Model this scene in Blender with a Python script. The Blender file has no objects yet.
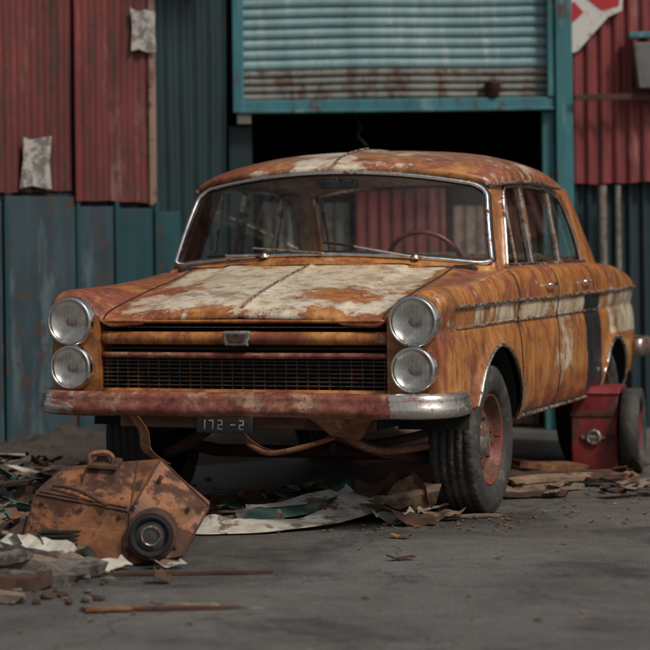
import bpy, bmesh, math, random
import numpy as np
from mathutils import Vector, Matrix
random.seed(7); rng=np.random.RandomState(3)
scene=bpy.context.scene
R=math.radians
# ---------------------------------------------------------------- node helpers
class NT:
    def __init__(s,name):
        s.m=bpy.data.materials.new(name); s.m.use_nodes=True
        s.t=s.m.node_tree; s.t.nodes.clear()
        s.out=s.t.nodes.new('ShaderNodeOutputMaterial')
        s.tc=s.t.nodes.new('ShaderNodeTexCoord')
    def n(s,typ,**k):
        x=s.t.nodes.new(typ)
        for a,b in k.items(): setattr(x,a,b)
        return x
    def l(s,a,b): s.t.links.new(a,b)
    def mapp(s,scale=(1,1,1),loc=(0,0,0)):
        m=s.n('ShaderNodeMapping'); m.inputs['Scale'].default_value=scale; m.inputs['Location'].default_value=loc
        s.l(s.tc.outputs['Object'],m.inputs['Vector']); return m.outputs['Vector']
    def noise(s,scale,detail=6,rough=.6,vec=None,dist=0):
        x=s.n('ShaderNodeTexNoise'); x.inputs['Scale'].default_value=scale
        x.inputs['Detail'].default_value=min(detail,5.5); x.inputs['Roughness'].default_value=rough
        x.inputs['Distortion'].default_value=dist
        s.l(vec if vec else s.tc.outputs['Object'],x.inputs['Vector']); return x.outputs['Fac']
    def ramp(s,fac,stops,interp='LINEAR'):
        r=s.n('ShaderNodeValToRGB'); e=r.color_ramp.elements; r.color_ramp.interpolation=interp
        while len(e)<len(stops): e.new(.5)
        for i,(p,c) in enumerate(stops):
            e[i].position=p
            if not hasattr(c,'__len__'): c=(c,c,c)
            e[i].color=(*c,1)
        s.l(fac,r.inputs['Fac']); return r.outputs['Color']
    def mix(s,fac,a,b,mode='MIX'):
        m=s.n('ShaderNodeMix',data_type='RGBA',blend_type=mode)
        for k,v in ((0,fac),(6,a),(7,b)):
            if isinstance(v,(int,float)): m.inputs[k].default_value=v if k==0 else (v,v,v,1)
            elif isinstance(v,tuple): m.inputs[k].default_value=(*v,1)
            else: s.l(v,m.inputs[k])
        return m.outputs[2]
    def math(s,op,a,b=0,c=0,clamp=False):
        m=s.n('ShaderNodeMath',operation=op); m.use_clamp=clamp
        for k,v in enumerate((a,b,c)):
            if isinstance(v,(int,float)): m.inputs[k].default_value=v
            else: s.l(v,m.inputs[k])
        return m.outputs[0]
    def bsdf(s,col,rough=.5,metal=0,bump=None,bs=.3,bd=.01,spec=.5,coat=0):
        p=s.n('ShaderNodeBsdfPrincipled')
        for k,v in (('Base Color',col),('Roughness',rough),('Metallic',metal),('Specular IOR Level',spec),('Coat Weight',coat)):
            if isinstance(v,tuple): p.inputs[k].default_value=(*v,1)
            elif isinstance(v,(int,float)): p.inputs[k].default_value=v
            else: s.l(v,p.inputs[k])
        p.inputs['Coat Roughness'].default_value=.12
        if bump is not None:
            b=s.n('ShaderNodeBump'); b.inputs['Strength'].default_value=bs; b.inputs['Distance'].default_value=bd
            s.l(bump,b.inputs['Height']); s.l(b.outputs['Normal'],p.inputs['Normal'])
        s.l(p.outputs[0],s.out.inputs['Surface']); return s.m

def simple(name,c,rough=.6,metal=0,var=.35,scale=12,bs=.3,bd=.004,rust=None,ra=.6,spec=.5,stretch=(1,1,1)):
    t=NT(name); v=t.mapp(stretch)
    n=t.noise(scale,8,.65,v); lo=tuple(x*(1-var) for x in c); hi=tuple(min(1,x*(1+var)) for x in c)
    col=t.ramp(n,[(.3,lo),(.7,hi)])
    rg=t.ramp(n,[(.3,max(.05,rough-.12)),(.7,min(1,rough+.15))])
    if rust:
        n2=t.noise(scale*.45,10,.7,v,.3); m=t.ramp(n2,[(ra-.03,0),(ra+.03,1)])
        n3=t.noise(scale*3,6); rc=t.ramp(n3,[(.3,tuple(x*.45 for x in rust)),(.7,rust)])
        col=t.mix(m,col,rc); rg=t.mix(m,rg,.85)
        return t.bsdf(col,rg,metal if metal==0 else t.math('MULTIPLY',t.math('SUBTRACT',1,m),metal),n3,bs,bd,spec)
    return t.bsdf(col,rg,metal,n,bs,bd,spec)

def body_paint():
    t=NT('weathered_car_paint')
    at=t.n('ShaderNodeAttribute',attribute_name='mask'); sep=t.n('ShaderNodeSeparateColor'); t.l(at.outputs['Color'],sep.inputs[0])
    cr,bk,rd=sep.outputs[0],sep.outputs[1],sep.outputs[2]
    vs=t.mapp((1,1,.35))
    n1=t.noise(3.4,12,.66,None,.5); nq=t.noise(12,12,.74,t.mapp((1,1,.55)),.2); n3=t.noise(60,8,.7); ns=t.noise(8,10,.70,vs,.3)
    n2=t.math('ADD',t.math('MULTIPLY',nq,.62),t.math('MULTIPLY',t.noise(1.7,8,.6,t.mapp((1,1,1),(5,2,1)),.4),.38))
    nbig=t.math('ADD',t.math('MULTIPLY',n1,.6),t.math('MULTIPLY',ns,.4))
    org=t.ramp(n2,[(.34,(.085,.027,.011)),(.42,(.25,.080,.019)),(.50,(.42,.160,.038)),(.58,(.51,.235,.070)),(.68,(.60,.36,.15))])
    red=t.ramp(n2,[(.34,(.055,.017,.010)),(.44,(.20,.050,.024)),(.54,(.33,.095,.042)),(.66,(.46,.19,.095))])
    base=t.mix(t.ramp(t.math('ADD',rd,t.math('MULTIPLY',t.math('SUBTRACT',n1,.5),2.8)),[(.38,0),(.64,1)]),org,red)
    crm=t.ramp(n2,[(.34,(.40,.25,.12)),(.44,(.60,.49,.33)),(.56,(.71,.63,.48)),(.68,(.76,.70,.58))])
    k=t.math('ADD',cr,t.math('MULTIPLY',t.math('SUBTRACT',nbig,.5),2.4))
    k=t.math('ADD',k,t.math('MULTIPLY',t.math('SUBTRACT',n3,.5),.32))
    ring=t.ramp(k,[(.34,0),(.46,1),(.53,1),(.66,0)])
    col=t.mix(t.ramp(k,[(.46,0),(.56,1)]),base,crm)
    col=t.mix(t.math('MULTIPLY',ring,.42),col,(.25,.085,.028))
    dk=t.ramp(t.noise(2.1,10,.75,None,.9),[(.53,0),(.68,.75)])
    col=t.mix(dk,col,t.ramp(n3,[(.35,(.055,.019,.010)),(.65,(.20,.066,.028))]))
    sp=t.ramp(t.noise(28,10,.78),[(.58,0),(.65,1)])
    col=t.mix(t.math('MULTIPLY',sp,.75),col,(.12,.038,.016))
    st=t.ramp(t.noise(19,6,.6,t.mapp((1,1,.07))),[(.49,0),(.68,1)])
    col=t.mix(t.math('MULTIPLY',st,.5),col,(.14,.046,.018))
    pv_=t.ramp(t.noise(24,6,.6,t.mapp((1,1,.09),(2,7,0))),[(.60,0),(.72,1)])
    col=t.mix(t.math('MULTIPLY',pv_,.30),col,(.66,.46,.25))
    bm=t.ramp(t.math('ADD',bk,t.math('MULTIPLY',t.math('SUBTRACT',n2,.5),.5)),[(.47,0),(.53,1)])
    col=t.mix(bm,col,(.018,.018,.02))
    rg=t.ramp(t.math('ADD',t.math('MULTIPLY',n2,.6),t.math('MULTIPLY',n3,.4)),[(.38,.60),(.56,.27)])
    rg=t.mix(sp,rg,.85)
    h=t.math('ADD',t.math('MULTIPLY',k,.5),n3)
    return t.bsdf(col,rg,0,h,.4,.0035,.5,t.math('MULTIPLY',t.math('SUBTRACT',1,sp),.28))

M={}
M['body']=body_paint()
M['chrome']=simple('pitted_chrome',(.72,.70,.67),.17,1,.18,22,.10,.002,(.22,.09,.04),.60)
M['chrome2']=simple('dull_chrome_trim',(.58,.53,.46),.28,1,.25,30,.2,.002,(.25,.11,.05),.53)
M['black']=simple('flat_black',(.012,.012,.012),.9,0,.4)  # black parts; also stands in for shade in recesses and panel gaps
M['interior']=simple('dark_vinyl',(.030,.024,.021),.6,0,.4,8)
M['seat']=simple('worn_seat_vinyl',(.075,.046,.034),.55,0,.4,8)
M['rubber']=simple('tyre_rubber',(.034,.032,.030),.68,0,.4,18,.3,.004,(.11,.09,.07),.58)
M['rim']=simple('rusty_red_rim',(.17,.032,.022),.55,0,.4,20,.4,.004,(.14,.065,.035),.50)
M['hub']=simple('hub_metal',(.36,.33,.30),.38,.9,.3,30,.3,.003,(.14,.06,.03),.52)
M['rust']=simple('bare_rust',(.15,.056,.024),.85,0,.6,14,.5,.006,(.26,.13,.06),.55)
M['rust2']=simple('dark_rust',(.060,.028,.017),.85,0,.6,14,.5,.006)
M['wood']=simple('weathered_wood',(.17,.13,.095),.8,0,.5,14,.4,.005,stretch=(1,6,1))
M['card']=simple('dirty_cardboard',(.23,.155,.10),.85,0,.45,9,.3,.004,(.10,.065,.04),.53)
M['offwhite']=simple('dirty_offwhite_sheet',(.42,.395,.34),.6,0,.35,9,.3,.004,(.16,.11,.075),.56)
M['greenp']=simple('green_sheet',(.035,.085,.070),.5,0,.45,9,.3,.004,(.22,.19,.15),.56)
M['stone']=simple('rubble_stone',(.12,.108,.095),.9,0,.45,20,.6,.008,(.07,.05,.035),.52)
M['tealp']=simple('teal_scrap',(.040,.085,.092),.6,0,.4,9,.3,.004,(.16,.08,.04),.56)
M['leaf']=simple('dry_leaves',(.20,.10,.042),.8,0,.7,6)
M['dirt']=simple('dirt',(.045,.035,.027),.95,0,.5,14,.8,.02)

def bumper_mat():
    t=NT('bumper_red_chrome'); at=t.n('ShaderNodeAttribute',attribute_name='mask'); sep=t.n('ShaderNodeSeparateColor'); t.l(at.outputs['Color'],sep.inputs[0])
    n=t.noise(16,10,.75); n2=t.noise(5,8,.72,t.mapp((1,1,2)),.5)
    red=t.ramp(n,[(.32,(.065,.022,.016)),(.46,(.19,.050,.034)),(.60,(.29,.098,.068)),(.72,(.44,.25,.18))])
    red=t.mix(t.ramp(n2,[(.50,0),(.60,.85)]),red,t.ramp(n,[(.4,(.20,.10,.06)),(.65,(.46,.32,.22))]))
    kk=t.math('ADD',sep.outputs[0],t.math('MULTIPLY',t.math('SUBTRACT',n2,.5),1.4))
    k=t.ramp(kk,[(.44,0),(.56,1)])
    chrome=t.ramp(n,[(.35,(.42,.33,.25)),(.5,(.74,.70,.65))])
    col=t.mix(k,red,chrome)
    spk=t.ramp(t.noise(34,6,.75),[(.54,0),(.60,1)])
    col=t.mix(t.math('MULTIPLY',spk,.75),col,(.14,.055,.028))
    return t.bsdf(col,t.mix(k,.38,t.ramp(n,[(.35,.40),(.6,.13)])),t.math('MULTIPLY',t.math('MULTIPLY',k,.95),t.math('SUBTRACT',1,spk)),n,.25,.003,.5,.18)
M['bumper']=bumper_mat()

def glass_mat(name,dirt=.35,tint=(.86,.90,.89)):
    t=NT(name)
    tr=t.n('ShaderNodeBsdfTransparent'); tr.inputs[0].default_value=(*tint,1)
    gl=t.n('ShaderNodeBsdfGlossy'); gl.inputs['Roughness'].default_value=.02
    fr=t.n('ShaderNodeFresnel'); fr.inputs[0].default_value=1.5
    a=t.n('ShaderNodeMixShader'); t.l(fr.outputs[0],a.inputs[0]); t.l(tr.outputs[0],a.inputs[1]); t.l(gl.outputs[0],a.inputs[2])
    df=t.n('ShaderNodeBsdfDiffuse'); df.inputs[0].default_value=(.30,.27,.23,1)
    d=t.ramp(t.noise(4,10,.7,None,.5),[(.45,.005),(.78,dirt)])
    b=t.n('ShaderNodeMixShader'); t.l(d,b.inputs[0]); t.l(a.outputs[0],b.inputs[1]); t.l(df.outputs[0],b.inputs[2])
    t.l(b.outputs[0],t.out.inputs['Surface']); return t.m
M['glass']=glass_mat('dusty_glass',.08)
def lens_mat():
    t=NT('headlight_lens')
    tr=t.n('ShaderNodeBsdfTransparent'); tr.inputs[0].default_value=(.97,.97,.95,1)
    p=t.n('ShaderNodeBsdfPrincipled'); p.inputs['Base Color'].default_value=(.45,.44,.40,1); p.inputs['Roughness'].default_value=.08
    w=t.n('ShaderNodeTexWave'); w.inputs['Scale'].default_value=17; w.bands_direction='X'; t.l(t.tc.outputs['Object'],w.inputs['Vector'])
    b=t.n('ShaderNodeBump'); b.inputs['Strength'].default_value=.3; b.inputs['Distance'].default_value=.003
    t.l(w.outputs['Fac'],b.inputs['Height']); t.l(b.outputs[0],p.inputs['Normal'])
    a=t.n('ShaderNodeMixShader'); t.l(t.ramp(t.noise(22,6),[(.35,.12),(.7,.34)]),a.inputs[0]); t.l(tr.outputs[0],a.inputs[1]); t.l(p.outputs[0],a.inputs[2])
    t.l(a.outputs[0],t.out.inputs['Surface']); return t.m
M['lens']=lens_mat()
M['reflector']=simple('dull_reflector',(.66,.66,.63),.30,.85,.2,30,.1)

def sheet_mat(name,c1,c2,rust=(.16,.06,.03),ra=.58,scale=2.5,rough=.55,pale=None,streak=.5):
    t=NT(name); vs=t.mapp((1,1,.18))
    n1=t.noise(scale,10,.65,t.mapp((1,1,.5)),.4); n2=t.noise(12,10,.7); ns=t.noise(9,8,.65,vs,.2)
    col=t.ramp(n1,[(.3,c1),(.7,c2)])
    col=t.mix(t.ramp(ns,[(.42,0),(.70,streak)]),col,tuple(x*.30 for x in c1))
    if pale: col=t.mix(t.ramp(t.noise(5,12,.7,vs,.3),[(.55,0),(.64,.7)]),col,pale)
    k=t.ramp(t.math('ADD',t.math('MULTIPLY',ns,.5),t.math('MULTIPLY',n2,.5)),[(ra-.05,0),(ra+.02,1)])
    col=t.mix(k,col,t.ramp(n2,[(.4,tuple(x*.5 for x in rust)),(.7,rust)]))
    return t.bsdf(col,t.mix(k,rough,.85),0,n2,.25,.004)
M['redsheet']=sheet_mat('red_corrugated_iron',(.085,.020,.018),(.175,.035,.030),(.075,.035,.027),.58,pale=(.21,.10,.085))
M['redsheet2']=sheet_mat('faded_red_iron',(.145,.024,.025),(.25,.043,.040),(.09,.04,.032),.60,pale=(.30,.15,.13))
M['tealsheet']=sheet_mat('dark_teal_iron',(.003,.016,.022),(.006,.029,.037),(.035,.018,.013),.62)
M['tealdark']=sheet_mat('very_dark_teal_iron',(.005,.018,.023),(.010,.034,.041),(.035,.02,.015),.60)
M['bluepanel']=sheet_mat('grey_blue_panel',(.024,.048,.063),(.048,.082,.100),(.08,.044,.03),.59,pale=(.10,.14,.155))
M['tealpanel']=sheet_mat('teal_panel',(.009,.045,.056),(.018,.070,.082),(.07,.036,.028),.60)
M['slat']=sheet_mat('pale_teal_shutter',(.15,.28,.305),(.26,.41,.43),(.18,.12,.085),.65,pale=(.43,.50,.48),streak=.35)
M['slat2']=sheet_mat('rusty_shutter_slats',(.14,.15,.14),(.22,.22,.195),(.15,.085,.055),.55,pale=(.30,.24,.20),streak=.5)
M['frame']=sheet_mat('teal_frame_paint',(.026,.13,.155),(.052,.20,.23),(.11,.052,.034),.59,pale=(.15,.27,.28),streak=.4)
M['trimpale']=sheet_mat('pale_rusty_trim',(.17,.11,.085),(.28,.18,.14),(.12,.05,.028),.55)
M['greymetal']=sheet_mat('grey_metal',(.07,.076,.076),(.14,.14,.13),(.11,.055,.035),.58)
def worn(name,c,dirt,th):
    t=NT(name); n=t.noise(14,8,.75,None,.4)
    return t.bsdf(t.mix(t.ramp(n,[(th,0),(th+.08,.9)]),c,dirt),.75,0,n,.2,.002)
M['pwhite']=worn('poster_white_paper',(.58,.56,.54),(.20,.11,.10),.56)
M['pred']=worn('poster_red_ink',(.42,.025,.028),(.16,.03,.03),.58)
M['paper']=worn('torn_paper',(.38,.36,.335),(.11,.095,.085),.47)

def asphalt():
    t=NT('asphalt')
    n1=t.noise(.9,8,.65,None,.5); n2=t.noise(9,10,.75); n3=t.noise(95,4,.8); v=t.n('ShaderNodeTexVoronoi'); v.inputs['Scale'].default_value=90; t.l(t.tc.outputs['Object'],v.inputs['Vector'])
    col=t.ramp(t.math('ADD',t.math('MULTIPLY',n1,.6),t.math('MULTIPLY',n2,.4)),[(.38,(.060,.0575,.054)),(.5,(.108,.103,.095)),(.62,(.152,.144,.132))])
    col=t.mix(t.ramp(v.outputs['Distance'],[(.1,.0),(.6,.5)]),col,t.mix(.5,col,(.03,.03,.03)))
    col=t.mix(t.ramp(n3,[(.57,0),(.66,.65)]),col,(.34,.32,.29))
    col=t.mix(t.ramp(n3,[(.34,.7),(.43,0)]),col,(.022,.022,.022))
    col=t.mix(t.ramp(t.noise(2.2,10,.7,None,1.0),[(.52,0),(.68,.5)]),col,(.095,.075,.055))
    col=t.mix(t.ramp(t.noise(1.3,6,.72,t.mapp((1,1,1),(3,1,0)),.5),[(.54,0),(.62,.65)]),col,(.036,.035,.033))
    vc=t.n('ShaderNodeTexVoronoi',feature='DISTANCE_TO_EDGE'); vc.inputs['Scale'].default_value=.55
    nn=t.n('ShaderNodeTexNoise'); nn.inputs['Scale'].default_value=3; nn.inputs['Detail'].default_value=5; t.l(t.tc.outputs['Object'],nn.inputs['Vector'])
    va=t.n('ShaderNodeVectorMath',operation='MULTIPLY_ADD'); va.inputs[1].default_value=(.7,.7,.7); t.l(nn.outputs['Color'],va.inputs[0]); t.l(t.tc.outputs['Object'],va.inputs[2]); t.l(va.outputs[0],vc.inputs['Vector'])
    ck=t.ramp(vc.outputs['Distance'],[(.0,1),(.005,0)])
    col=t.mix(t.math('MULTIPLY',ck,.55),col,(.028,.025,.022))
    sc=t.ramp(t.noise(10,12,.85,None,.4),[(.645,0),(.675,.55)])
    col=t.mix(sc,col,(.36,.35,.33))
    rg=t.ramp(n1,[(.35,.38),(.6,.72)])
    h=t.math('ADD',t.math('MULTIPLY',v.outputs['Distance'],.7),t.math('SUBTRACT',t.math('MULTIPLY',n3,.6),ck))
    return t.bsdf(col,rg,0,h,.7,.006)
M['asphalt']=asphalt()

# ---------------------------------------------------------------- mesh helpers
def empty(name,loc=(0,0,0),rot=0):
    e=bpy.data.objects.new(name,None); scene.collection.objects.link(e); e.location=loc; e.rotation_euler=(0,0,rot); return e
def mesh(name,verts,faces,mat,parent=None,smooth=False,matidx=None,attr=None,loc=None,rot=None):
    me=bpy.data.meshes.new(name); me.from_pydata([tuple(map(float,v)) for v in verts],[],faces)
    mats=mat if isinstance(mat,list) else [mat]
    for m in mats: me.materials.append(m)
    if matidx: me.polygons.foreach_set('material_index',matidx)
    if smooth: me.polygons.foreach_set('use_smooth',[True]*len(me.polygons))
    if attr is not None:
        a=me.color_attributes.new('mask','FLOAT_COLOR','POINT'); a.data.foreach_set('color',np.array(attr,dtype=np.float32).ravel())
    me.validate(); me.update()
    o=bpy.data.objects.new(name,me); scene.collection.objects.link(o)
    if parent: o.parent=parent
    if loc: o.location=loc
    if rot: o.rotation_euler=rot
    return o
def recalc(o):
    b=bmesh.new(); b.from_mesh(o.data); bmesh.ops.recalc_face_normals(b,faces=b.faces); b.to_mesh(o.data); b.free()
def bevel(o,w=.005,seg=2):
    m=o.modifiers.new('b','BEVEL'); m.width=w; m.segments=seg; m.limit_method='ANGLE'; m.angle_limit=R(35); return o
BF=[(0,3,2,1),(4,5,6,7),(0,1,5,4),(1,2,6,5),(2,3,7,6),(3,0,4,7)]
def box(name,x0,x1,y0,y1,z0,z1,mat,parent=None,bv=.004,rot=None,loc=None):
    v=[(x0,y0,z0),(x1,y0,z0),(x1,y1,z0),(x0,y1,z0),(x0,y0,z1),(x1,y0,z1),(x1,y1,z1),(x0,y1,z1)]
    o=mesh(name,v,BF,mat,parent,rot=rot,loc=loc)
    if bv: bevel(o,bv)
    return o
def hexa(name,pts,mat,parent=None,bv=.004):
    o=mesh(name,pts,BF,mat,parent); recalc(o)
    if bv: bevel(o,bv)
    return o
def tube(name,pts,r,mat,parent=None,cyclic=False,smooth=True,res=3,flat=None):
    c=bpy.data.curves.new(name,'CURVE'); c.dimensions='3D'; c.bevel_depth=r; c.bevel_resolution=res; c.use_fill_caps=True
    s=c.splines.new('POLY'); s.points.add(len(pts)-1)
    for i,p in enumerate(pts): s.points[i].co=(*map(float,p),1)
    s.use_cyclic_u=cyclic; s.use_smooth=smooth
    c.materials.append(mat); o=bpy.data.objects.new(name,c); scene.collection.objects.link(o)
    if parent: o.parent=parent
    return o
def spl(pts,n=8,cyclic=False):
    P=[Vector(p) for p in pts]; out=[]
    N=len(P)
    for i in range(N if cyclic else N-1):
        if cyclic: a,b,c,d=P[i-1],P[i],P[(i+1)%N],P[(i+2)%N]
        else: a,b,c,d=P[max(i-1,0)],P[i],P[i+1],P[min(i+2,N-1)]
        for k in range(n):
            t=k/n; out.append(.5*((2*b)+(c-a)*t+(2*a-5*b+4*c-d)*t*t+(3*b-a-3*c+d)*t**3))
    if not cyclic: out.append(P[-1])
    return out
def grid_faces(n,m,flip=False,keep=None):
    f=[]
    for i in range(n-1):
        for j in range(m-1):
            if keep and not keep(i,j): continue
            a,b,c,d=i*m+j,i*m+j+1,(i+1)*m+j+1,(i+1)*m+j
            f.append((a,d,c,b) if flip else (a,b,c,d))
    return f
def lathe(name,prof,mat,parent,axis='x',seg=64,loc=(0,0,0),sgn=1,mod=None,rot=None,smooth=True):
    v=[];n=len(prof)
    for k in range(seg):
        th=2*math.pi*k/seg
        for j,(a,r) in enumerate(prof):
            rr=r+(mod(k,j) if mod else 0)
            c,s=rr*math.cos(th),rr*math.sin(th)
            v.append((sgn*a,c,s) if axis=='x' else ((c,sgn*a,s) if axis=='y' else (c,s,sgn*a)))
    f=[]
    for k in range(seg):
        k2=(k+1)%seg
        for j in range(n-1): f.append((k*n+j,k*n+j+1,k2*n+j+1,k2*n+j))
    o=mesh(name,v,f,mat,parent,smooth,loc=loc,rot=rot); recalc(o); return o
def ip(x,pts):
    xs=[p[0] for p in pts]; ys=[p[1] for p in pts]
    if x<=xs[0]: return ys[0]
    if x>=xs[-1]: return ys[-1]
    i=max(k for k in range(len(xs)) if xs[k]<=x); i=min(i,len(xs)-2)
    h=xs[i+1]-xs[i]; d=(ys[i+1]-ys[i])/h
    def sl(k):
        if k==0 or k==len(xs)-1: return (ys[1]-ys[0])/(xs[1]-xs[0]) if k==0 else (ys[-1]-ys[-2])/(xs[-1]-xs[-2])
        a=(ys[k]-ys[k-1])/(xs[k]-xs[k-1]); b=(ys[k+1]-ys[k])/(xs[k+1]-xs[k])
        return 0 if a*b<=0 else 2*a*b/(a+b)
    t=(x-xs[i])/h; m0,m1=sl(i)*h,sl(i+1)*h
    return (2*t**3-3*t*t+1)*ys[i]+(t**3-2*t*t+t)*m0+(-2*t**3+3*t*t)*ys[i+1]+(t**3-t*t)*m1
def ss(a,b,x):
    t=min(1,max(0,(x-a)/(b-a))); return t*t*(3-2*t)

# ================================================================= CAR
car=empty('rusty_vintage_car',(-.091,10.751,0),R(-20))
RX=2.38   # rear axle
Wp=[(-.83,.893),(-.815,.912),(-.78,.920),(-.70,.926),(-.5,.928),(0,.93),(1.5,.935),(2.4,.92),(2.9,.895),(3.2,.85),(3.36,.78),(3.43,.68)]
Tp=[(-.83,1.000),(-.80,1.030),(-.74,1.040),(-.5,1.045),(0,1.068),(.35,1.098),(.7,1.11),(2.0,1.11),(2.4,1.10),(3.0,1.045),(3.3,.985),(3.43,.90)]
Cp=[(-.83,.905),(-.81,.932),(-.76,.955),(-.65,.985),(-.4,1.035),(0,1.105),(.2,1.145),(.35,1.165),(.5,1.165),(2.1,1.15),(2.5,1.145),(3.0,1.11),(3.3,1.04),(3.43,.93)]
Sp=[(.34,-.09),(.40,-.05),(.47,-.018),(.6,0),(.76,-.002),(.845,-.012),(.86,-.020),(.885,-.012),(.94,-.004),(.955,0)]
AF,AR=.405,.365
def zb(v):
    s=.395
    if v<-.3: s=.50
    if v>RX+.3: s=.47
    z=s
    if abs(v)<AF: z=max(z if not(v<0 and v>-.3) else .395,.36+math.sqrt(AF**2-v*v))
    if abs(v-RX)<AR: z=max(.395 if v<RX+.3 else .47,.335+math.sqrt(AR**2-(v-RX)**2))
    return z
def sideU(v,z):
    u=ip(v,Wp)+ip(z,Sp)
    for c,zc,rr in ((0,.36,AF),(RX,.335,AR)):
        d=math.hypot(v-c,z-zc)-rr
        if d<.07: u+=.016*(1-ss(0,.07,max(d,0)))
    if z<.94: u+=.0022*math.sin(v*9+z*5)*math.sin(z*11+v*2)+.0015*math.sin(v*23+1)*math.sin(z*17)
    return u
def topz(u,v):
    su=u; u=abs(u); ue=ip(v,Wp)-.07; T,C=ip(v,Tp),ip(v,Cp)
    z=C-.030*(u/.66)**2 if u<.66 else C-.030
    if v<2.2: z+=.012*(1-ss(.44,.475,u)) + .007*(1-ss(.0,.03,u))
    z+=.0016*math.sin(su*9+v*4)*math.sin(v*8)
    return z+(T-z)*ss(.60,ue-.02,u)
st=set(np.round(np.linspace(-.83,-.70,10),4))|set(np.round(np.arange(-.69,3.2,.02),4))|set(np.round(np.linspace(3.2,3.43,16),4))
for c,rr in ((0,AF),(RX,AR)):
    for k in range(0,25): st.add(round(c-rr*math.cos(math.pi*k/24)*.9999,4))
st=sorted(st)
n1,n2,n3=30,8,44
def creamf(u,v,z,part):
    cr,bk,rd=.16,0,.30
    au=abs(u)
    if part=='top':
        if v<.5:
            cr=.74+.10*ss(.55,.1,au)
            cr-=.34*(1-ss(-.82,-.70,v))
            cr-=.50*ss(.58,.68,au)
            cr-=.42*math.exp(-((u-.38)/.18)**2-((v+.52)/.15)**2)
            cr-=.40*math.exp(-((u+.50)/.14)**2-((v+.40)/.26)**2)
            rd=.60
        else: cr=.5 if v>2.4 else .3
    if part=='sh': cr=.18; rd=.36
    if part=='side':
        if .862<z<.953: cr=.62 if v>-.35 else .28
        elif z<=.862:
            cr=.16+.28*math.exp(-((v-1.25)/.40)**2)*ss(.45,.6,z); rd=.20+.4*(1-ss(.42,.56,z))
            if v<-.1: rd+=.12
        if v>2.25 and z>.72: cr=.64
        lo=1.70-.10*(z-.4); hi=2.04
        if lo<v<hi and .45<z<.955 and v>lo+(.955-z)*.05: bk=1
    return (cr,bk,rd,1)
V=[];A=[];rows=[];m=None
for v in st:
    b=zb(v); T=ip(v,Tp); zc=min(.955,T-.03); half=[]
    for i in range(n1):
        f=i/(n1-1); z=b+(zc-b)*f; half.append((sideU(v,z),z,'side'))
    Ws=sideU(v,zc)
    for i in range(1,n2+1):
        a=math.pi/2*i/n2; half.append((Ws-(Ws-(ip(v,Wp)-.07))*(1-math.cos(a)),zc+(T-zc)*math.sin(a),'sh'))
    ue=ip(v,Wp)-.07
    for i in range(1,n3+1):
        u=ue*(1-i/n3); half.append((u,topz(u,v),'top'))
    full=half+[(-u,(topz(-u,v) if p=='top' else z),p) for (u,z,p) in half[-2::-1]]
    m=len(full)
    for (u,z,p) in full: V.append((u,v,z)); A.append(creamf(u,v,z,p))
def keep(i,j):
    k=min(j,m-2-j)
    v=.5*(st[i]+st[i+1])
    u=abs(V[i*m+j][0])
    if k>=n1+n2-1 and .40<v<2.30 and u<.80: return False
    return True
body=mesh('body_shell',V,grid_faces(len(st),m,True,keep),M['body'],car,True,attr=A); recalc(body)
sd=body.modifiers.new('s','SOLIDIFY'); sd.thickness=.012; sd.offset=-1
iv=len(st)-1; cap=[V[iv*m+j] for j in range(m)]
cap2=[(x*.5,3.47,(z-.7)*.6+.7) for x,y,z in cap]; 
mesh('tail_panel',cap+cap2,[(j,j+1,m+j+1,m+j) for j in range(m-1)]+[tuple(range(m,2*m))],M['body'],car,True,attr=[(.4,0,.2,1)]*(2*m))

# headlight panels
for sg in (1,-1):
    PV=[];PA=[];nu,nz=18,30
    ue=ip(-.83,Wp)-.07; Tf=ip(-.83,Tp)
    for i in range(nz):
        for j in range(nu):
            f=j/(nu-1)
            z=.515+(Tf-.515)*i/(nz-1)
            uo=sideU(-.83,min(z,.955))-.001
            if z>.955: uo-=.07*(1-math.sqrt(max(0,1-((z-.955)/(Tf-.955+.0001))**2)))
            u=.672+(uo-.672)*f
            zt=topz(u,-.83)-.001 if u<ue else 9
            zz=min(z,zt)
            PV.append((sg*u,-.829-.003*math.sin(math.pi*f),zz)); PA.append((.18,0,.36,1))
    o=mesh('headlight_panel',PV,grid_faces(nz,nu,sg<0),M['body'],car,True,attr=PA); recalc(o)
    o=mesh('grille_side_return',[(sg*.672,-.83,.515),(sg*.672,-.62,.515),(sg*.672,-.62,.93),(sg*.672,-.83,.93)],[(0,1,2,3)],M['body'],car,attr=[(.1,0,.4,1)]*4)
def headlight(u,z,r,nm):
    h=empty(nm); h.parent=car; h.location=(u,-.862,z)
    pr=[(.034,r+.004),(.0,r+.003),(-.012,r-.001),(-.018,r-.007),(-.014,r-.013),(-.006,r-.016),(.010,r-.017)]
    lathe('bezel',pr,M['chrome'],h,'y',56)
    ri=r-.014
    lathe('reflector',[(-.004,ri),(.004,ri*.92),(.016,ri*.68),(.023,ri*.40),(.026,ri*.2),(.026,.0)],M['reflector'],h,'y',48)
    pr=[(-.004,ri)]+[(-.004-.022*math.sin(a),ri*math.cos(a)) for a in np.linspace(.1,math.pi/2,10)]
    lathe('lens',pr,M['lens'],h,'y',48)
    lathe('bulb_shield',[(-.006,0.001),(-.006,.016),(.004,.022),(.024,.018)],M['rust2'],h,'y',24)
for sg in (1,-1):
    headlight(sg*.800,.902,.107,'headlight_upper'); headlight(sg*.797,.698,.099,'headlight_lower')
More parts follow.
